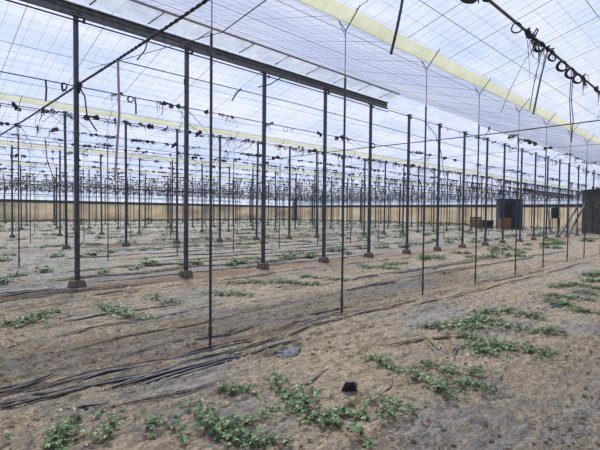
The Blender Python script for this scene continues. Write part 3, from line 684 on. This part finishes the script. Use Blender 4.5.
blob('film_tear', (5.7, 6.4), .14, .07, .03, 'fold', 'dark tear in the film between vines in front of the third footed post', 'film tear', 32)

# ------------------------------------------------------------------ melon vines
LEAF = [(0, 0), (.30, -.10), (.62, .02), (.34, .20), (.30, .30), (.72, .50), (.40, .52), (.22, .50), (.20, .66), (.12, .92), (0, 1.05)]
LEAF = LEAF + [(-x, y) for x, y in reversed(LEAF[1:-1])]
def leaf(mb, p, ang, size, tilt, roll_, mi=0):
    ca, sa = math.cos(ang), math.sin(ang); vs = []
    pts = LEAF+[(0, .42)]
    for (u, v) in pts:
        z = -.35*u*u*size - .25*(v-.4)**2*size + (0.10*size if (u, v) == (0, .42) else 0) + roll_*u*size + tilt*v*size
        x_, y_ = u*size, v*size
        vs.append((p[0]+x_*sa+y_*ca, p[1]-x_*ca+y_*sa, p[2]+z))
    n = len(LEAF); mb.add(vs, [(i, (i+1) % n, n) for i in range(n)], mi)
def vine(pts, rr, dens, spread, size, vm, lm, mi=0, lod=0, base=(0, 0)):
    """runner along world points pts with leaves on petioles"""
    P = []
    for p, q in zip(pts, pts[1:]):
        L = math.hypot(q[0]-p[0], q[1]-p[1]); n = max(2, int(L/.07))
        for i in range(n): t = i/n; P.append((p[0]+(q[0]-p[0])*t+rr.uniform(-.01, .01), p[1]+(q[1]-p[1])*t+rr.uniform(-.01, .01)))
    P.append(pts[-1]); bz = hz(*base)
    W3 = [(x-base[0], y-base[1], hz(x, y)+.03+.015*math.sin(i*1.1)-bz) for i, (x, y) in enumerate(P)]
    if not lod: vm.tube(W3, .004, 5, mi)
    n = int(len(P)*dens)
    for i in range(n):
        p = W3[rr.randrange(len(W3))]; a = rr.uniform(0, 2*math.pi); d = abs(rr.gauss(0, spread)); s_ = size*rr.uniform(.55, 1.15)
        h_ = rr.uniform(.005, .065)*(1-.4*min(1, d/.2)); q = (p[0]+d*math.cos(a), p[1]+d*math.sin(a), p[2]+h_)
        if not lod: vm.tube([p, (p[0]*.4+q[0]*.6, p[1]*.4+q[1]*.6, q[2]+.005), q], .0022, 3, mi)
        leaf(lm, q, a+rr.uniform(-.8, .8), s_, rr.uniform(-.35, .25), rr.uniform(-.4, .4), 0)
NEAR = {
 'vine clump cut by the bottom left edge of the picture': [[(0.80, 2.90), (0.92, 3.16), (1.0, 3.24)], [(.85, 3.02), (.78, 3.12)]],
 'small vine clump second from the left at the bottom edge': [[(1.0, 2.82), (1.11, 2.93), (1.22, 3.05)]],
 'little low vine sprig between the bottom left clumps and the big clump': [[(1.30, 2.8), (1.4, 2.75), (1.45, 2.65)]],
 'big sprawling vine clump at the bottom left of centre': [[(1.69, 2.94), (1.68, 2.69), (1.69, 2.45), (1.64, 2.20)], [(1.59, 2.61), (1.65, 2.4), (1.74, 2.12), (1.8, 2.0)], [(1.68, 2.5), (1.85, 2.35)]],
 'small pale vine sprig above the big bottom clump': [[(2.02, 2.93), (2.12, 2.89), (2.18, 2.78)]],
 'upright diagonal vine runner left of the torn planting hole': [[(2.52, 2.93), (2.4, 2.69), (2.34, 2.48), (2.33, 2.29)], [(2.36, 2.41), (2.51, 2.42)]],
 'thin vine runner lying right of the big bottom clump': [[(1.98, 2.41), (2.14, 2.34), (2.29, 2.29)]],
 'dense vine clump at the bottom edge below the torn planting hole': [[(2.22, 2.18), (2.28, 2.02), (2.25, 1.81), (2.21, 1.62)], [(2.25, 2.05), (2.44, 2.02), (2.52, 1.9)]],
 'long vine runner stretching right from behind the torn planting hole': [[(3.55, 2.62), (3.48, 2.31), (3.44, 2.02), (3.39, 1.78), (3.2, 1.61)], [(3.39, 1.78), (3.66, 1.64), (3.62, 1.4)]],
 'small vine runner just right of the torn planting hole': [[(2.76, 2.02), (2.82, 1.89), (2.83, 1.7)], [(2.6, 1.85), (2.62, 1.72)]],
 'short vine runner behind the long runner at the lower right': [[(3.81, 2.16), (3.75, 1.87), (3.9, 1.66)]],
 'wide vine clump at the right, its left half': [[(5.06, 2.88), (5.3, 2.66), (5.99, 2.59), (6.0, 2.3)], [(5.3, 2.5), (5.5, 2.3)]],
 'nearest strand of the wide right vine clump': [[(5.01, 2.32), (4.92, 1.99), (4.99, 1.75), (5.08, 1.48)], [(4.7, 2.05), (4.62, 1.85)]],
 'rear strand of the wide right vine clump': [[(5.79, 2.22), (5.88, 1.89), (6.07, 1.6)]],
 'vine clump beside the gaping film tear at the far right': [[(8.64, 2.54), (8.71, 2.24), (8.85, 1.89)], [(8.2, 2.4), (8.0, 2.0)]],
 'farthest vine clump at the right edge of the picture': [[(9.99, 2.75), (10.6, 2.54), (10.4, 2.09)], [(9.5, 2.3), (9.6, 2.0)]],
 'vine runner behind the wide right clump': [[(6.36, 2.73), (6.84, 2.48), (6.65, 2.01)]],
 'small vine clump in front of the gaping film tear': [[(7.69, 1.9), (7.62, 1.62)]],
 'vine clump at the left edge in front of the thickest post': [[(1.15, 6.55), (1.48, 6.75), (1.85, 7.0)], [(1.35, 6.5), (1.6, 6.6)]],
 'dark vine clump just right of the thickest post foot': [[(2.44, 6.89), (2.46, 6.35), (2.52, 5.98), (2.66, 5.71)], [(2.4, 6.6), (2.7, 6.5)]],
 'narrow vine clump left of the second footed post': [[(3.42, 7.07), (3.39, 6.55), (3.46, 6.29)]],
 'thin vine trail right of the second footed post': [[(4.21, 6.75), (4.47, 6.52), (4.69, 6.21)]],
 'vine trail in front of the third footed post': [[(5.23, 7.44), (5.62, 7.28), (5.86, 6.91)]],
 'vine clump below the third footed post and its tear': [[(6.16, 7.0), (6.16, 6.33), (6.55, 6.0)]],
 'vine clump between the third and fourth footed posts': [[(7.11, 7.14), (7.14, 6.53), (7.26, 6.06)]],
 'pale vine clump below the fifth footed post': [[(9.46, 7.31), (9.85, 6.99), (9.92, 6.4)], [(10.34, 7.17), (11.2, 7.1)]],
}
k = 100
for lab, runs in NEAR.items():
    rr = random.Random(k); k += 1; bx, by_ = runs[0][0]; far = bx > 4.4 or by_ > 5
    vm, lm = MB(), MB()
    for rn in runs: vine(rn, rr, 9 if far else 6.5, .13 if far else .065, .062 if far else .050, vm, lm, base=(bx, by_))
    e = empty('melon_plant', (bx, by_, hz(bx, by_))); vm.build('vine', M['vine'], e); lm.build('foliage', M['leaf'], e)
    tag(e, lab, 'melon plant', 'melon vines in the foreground')
# copies further off
protos = []
for s_ in range(5):
    rr = random.Random(300+s_); lm = MB(); L = rr.uniform(.5, .9)
    n = int(L*130)
    lm.tube([(i*.12-L/2, .12*math.sin(i*.9+s_), .03) for i in range(int(L/.12)+1)], .006, 4, 1)
    for i in range(n):
        t = rr.uniform(-.5, .5)*L; a = rr.uniform(0, 6.28); leaf(lm, (t, .12*math.sin((t+L/2)/.12*.9+s_)+rr.gauss(0, .11), rr.uniform(.03, .13)), a, rr.uniform(.06, .10), rr.uniform(-.3, .3), rr.uniform(-.4, .4))
    protos.append(lm.build('melon_plant', [M['leaf'], M['vine']]))
rr = random.Random(41); cand = []
for r, y in enumerate([2.35, 6.8, 10.8, 15.4, 19.6, 24.2, 28.4, 33.0, 37.2, 41.8, 46, 50.6, 55]):
    x = {0: 10.9, 1: 11.8}.get(r, 1.0)
    while x < AX1-2.5:
        x += rr.uniform(.35, 1.15)
        d = Vector((x, y, 0)); zc = d.dot(fwd0); xc = d.dot(rgt0)
        if abs(xc/zc) > .74: continue
        cand.append((zc, x, y+rr.gauss(0, .45), r))
cand.sort(); used = set(); ex = MB()
for i, (zc, x, y, r) in enumerate(cand):
    if i < 270:
        k = rr.randrange(5); o = protos[k]
        if k in used: o = protos[k].copy(); COL.objects.link(o)
        used.add(k); o.location = (x, y, hz(x, y)+.01); o.rotation_euler = (0, 0, rr.uniform(-.6, .6)+rr.choice([0, math.pi, 1.2])); s_ = rr.uniform(.7, 1.25); o.scale = (s_, s_, s_)
        lab = ['small distant vine in the right hand plant row nearest the thin poles', 'distant vine in the plant row just in front of the nearest footed posts', 'vine in the plant row just behind the nearest footed posts', 'vine in the plant row before the second row of footed posts', 'small vine in the row behind the second footed posts'][r] if r < 5 else 'tiny vine in the '+ORD[min(r, 19)]+' plant row from the viewer'
        if r < 5:
            sx_ = Vector((x, y, 0)).dot(rgt0)/zc; bi = min(range(14), key=lambda i_: abs(Vector((A0+DA*i_, 8.6, 0)).dot(rgt0)/Vector((A0+DA*i_, 8.6, 0)).dot(fwd0)-sx_))
            side = 'left' if Vector((A0+DA*bi, 8.6, 0)).dot(rgt0)/Vector((A0+DA*bi, 8.6, 0)).dot(fwd0) > sx_ else 'right'
            lab = ['vine in the plant row nearest the viewer', 'vine before the nearest footed row', 'vine behind the nearest footed row', 'vine before the second footed row', 'vine behind the second footed row'][r]+', '+side+' of the '+ORD[bi]+' near post'
        tag(o, lab, 'melon plant', 'melon vines of plant row '+ORD[r])
    else:
        for q in range(14):
            leaf(ex, (x+rr.uniform(-.5, .5), y+rr.gauss(0, .15), hz(x, y)+rr.uniform(.03, .14)), rr.uniform(0, 6), .2, rr.uniform(-.2, .3), rr.uniform(-.3, .3))
o = ex.build('distant_vines', M['leaf']); tag(o, 'low green specks of the farthest melon rows before the walls', 'melon plants', None, 'stuff')

# ------------------------------------------------------------------ structures near the back right
def on_ground(name, x, y, rz=0.0): return empty(name, (x, y, hz(x, y)), rz)
RB = math.radians(-45)
e = on_ground('blue_shed', 44.8, 16.6, RB)   # faces the viewer
m_ = MB(); m_.box((0, 0, 1.45), (2.1, 1.0, 2.9), bev=.04); m_.build('body', M['bluedoor'], e)
m_ = MB(); m_.box((-.30, -.52, 1.35), (.95, .05, 2.1)); m_.build('door', M['fold'], e)
m_ = MB()
for x in (-1.05, .2, 1.05): m_.box((x, -.52, 1.45), (.07, .05, 2.9))
m_.box((0, -.52, 2.85), (2.1, .06, .10)); m_.build('frame', M['post'], e)
m_ = MB(); m_.box((0, 0, 2.94), (2.3, 1.2, .08)); m_.build('roof', M['darksheet'], e)
tag(e, 'dark blue sheet metal shed standing far off at the right before the back wall', 'shed')
def crate(x, y, w, h, lab):
    e = on_ground('crate', x, y, RB); m_ = MB(); n = 4
    for i in range(n): m_.box((0, -.22, h*(i+.5)/n), (w, .04, h/n*.88)); m_.box((0, .22, h*(i+.5)/n), (w, .04, h/n*.88))
    for i in range(n): m_.box((-w/2, 0, h*(i+.5)/n), (.04, .44, h/n*.88)); m_.box((w/2, 0, h*(i+.5)/n), (.04, .44, h/n*.88))
    m_.build('boards', M['woodbox'], e); m_ = MB()
    for a in (-1, 1):
        for b_ in (-1, 1): m_.box((a*(w/2-.05), b_*.18, h/2), (.07, .07, h))
    m_.build('corner_posts', M['woodbox'], e); return tag(e, lab, 'crate')
crate(46.4, 20.6, 1.15, 1.2, 'brown board crate standing left of the blue shed')
crate(43.3, 16.4, 1.0, 1.15, 'reddish brown crate in front of the blue shed door')
e = on_ground('dark_bin', 45.5, 19.0, RB); m_ = MB(); m_.box((0, 0, .4), (1.0, .7, .8), taper=1.1, bev=.05); m_.build('tub', M['darksheet'], e); m_ = MB(); m_.box((0, 0, .83), (1.2, .85, .06), bev=.02); m_.build('rim', M['fold'], e)
tag(e, 'low dark bin between the left crate and the blue shed', 'bin')
e = on_ground('sheet_booth', 41.7, 7.9, RB)
m_ = MB(); m_.box((1.5, 0, 1.75), (5.2, 3.0, 3.5), bev=.04); m_.build('body', M['darksheet'], e)
m_ = MB(); m_.box((-.65, -1.53, 1.7), (.7, .06, 3.2)); m_.build('door_panel', M['bluedoor'], e)
for x in (-1.05, -.25, .5, 1.2): m_ = MB(); m_.box((x, -1.55, 1.75), (.08, .08, 3.5)); m_.build('frame_bar', M['post'], e)
m_ = MB(); m_.tube([(.0, -1.7, .05), (.15, -1.6, 1.6), (.25, -1.58, 3.0)], [.10, .05, .04], 6); m_.build('pale_sheet_edge', M['rail'], e)
m_ = MB(); m_.box((1.5, 0, 3.54), (5.4, 3.2, .08)); m_.build('roof', M['fold'], e)
tag(e, 'tall dark grey sheet booth cut by the right edge of the picture', 'booth')
for k, (x0, y0, x1, y1, z1) in enumerate([(35.6, 9.6, 39.6, 9.35, 2.4), (36.6, 9.3, 40.1, 9.0, 2.6)]):
    m_ = MB(); m_.tube([(x0, y0, 0), (x1, y1, z1)], .07, square=True); o = m_.build('leaning_brace', M['post']); tag(o, ('front' if k == 0 else 'rear')+' one of two dark bars leaning against the left side of the booth', 'brace')
m_ = MB(); m_.tube([(44.5, 13.2, 3.0), (42.6, 12.2, .05)], .05, square=True); tag(m_.build('leaning_brace', M['post']), 'thin dark bar leaning between the blue shed and the green barrel', 'brace')
e = empty('green_barrel', (41.6, 11.6, 1.25)); m_ = MB()
m_.tube([(0, 0, 0), (0, 0, .08), (0, 0, .45), (0, 0, .85), (0, 0, .95)], [.28, .31, .33, .31, .25], 14); m_.build('body', M['green'], e)
m_ = MB(); m_.tube([(0, 0, .95), (0, 0, 1.02)], .08, 10); m_.build('cap', M['fold'], e)
m_ = MB()
for a in (-.25, .25):
    for b_ in (-.25, .25): m_.tube([(a*1.2, b_*1.2, -1.25), (a, b_, 0)], .03, 4)
m_.box((0, 0, -.03), (.66, .66, .05)); m_.build('stand', M['post'], e)
tag(e, 'dark green barrel raised on a stand left of the booth', 'barrel')
e = empty('lintel_rail', (32.0, 10.2, 3.05)); m_ = MB(); m_.box((4.0, 0, 0), (10, .10, .22)); m_.build('bar', M['rust'], e)
m_ = MB(); m_.box((-1.3, 0, .05), (1.6, .14, .2)); m_.build('end_piece', M['fold'], e)
tag(e, 'grey horizontal bar at head height above the booth and the green barrel', 'rail')
# pile at the corner
for k, (x, y, lab) in enumerate([(50.6, 53.2, 'dark stack of rolled shade net in the far corner'),]):
    e = on_ground('net_stack', x, y, RB); m_ = MB()
    for i in range(5): m_.tube([(-.5+.1*i, -.6, .3+i*.0), (-.45+.1*i, .7, .3)], .2, 9)
    for i in range(4): m_.tube([(-.3+.2*i, 0, 0), (-.3+.15*i, .1, 3.8+.1*i)], .09, 7)
    m_.build('rolls', M['darkband'], e); tag(e, lab, 'net stack')
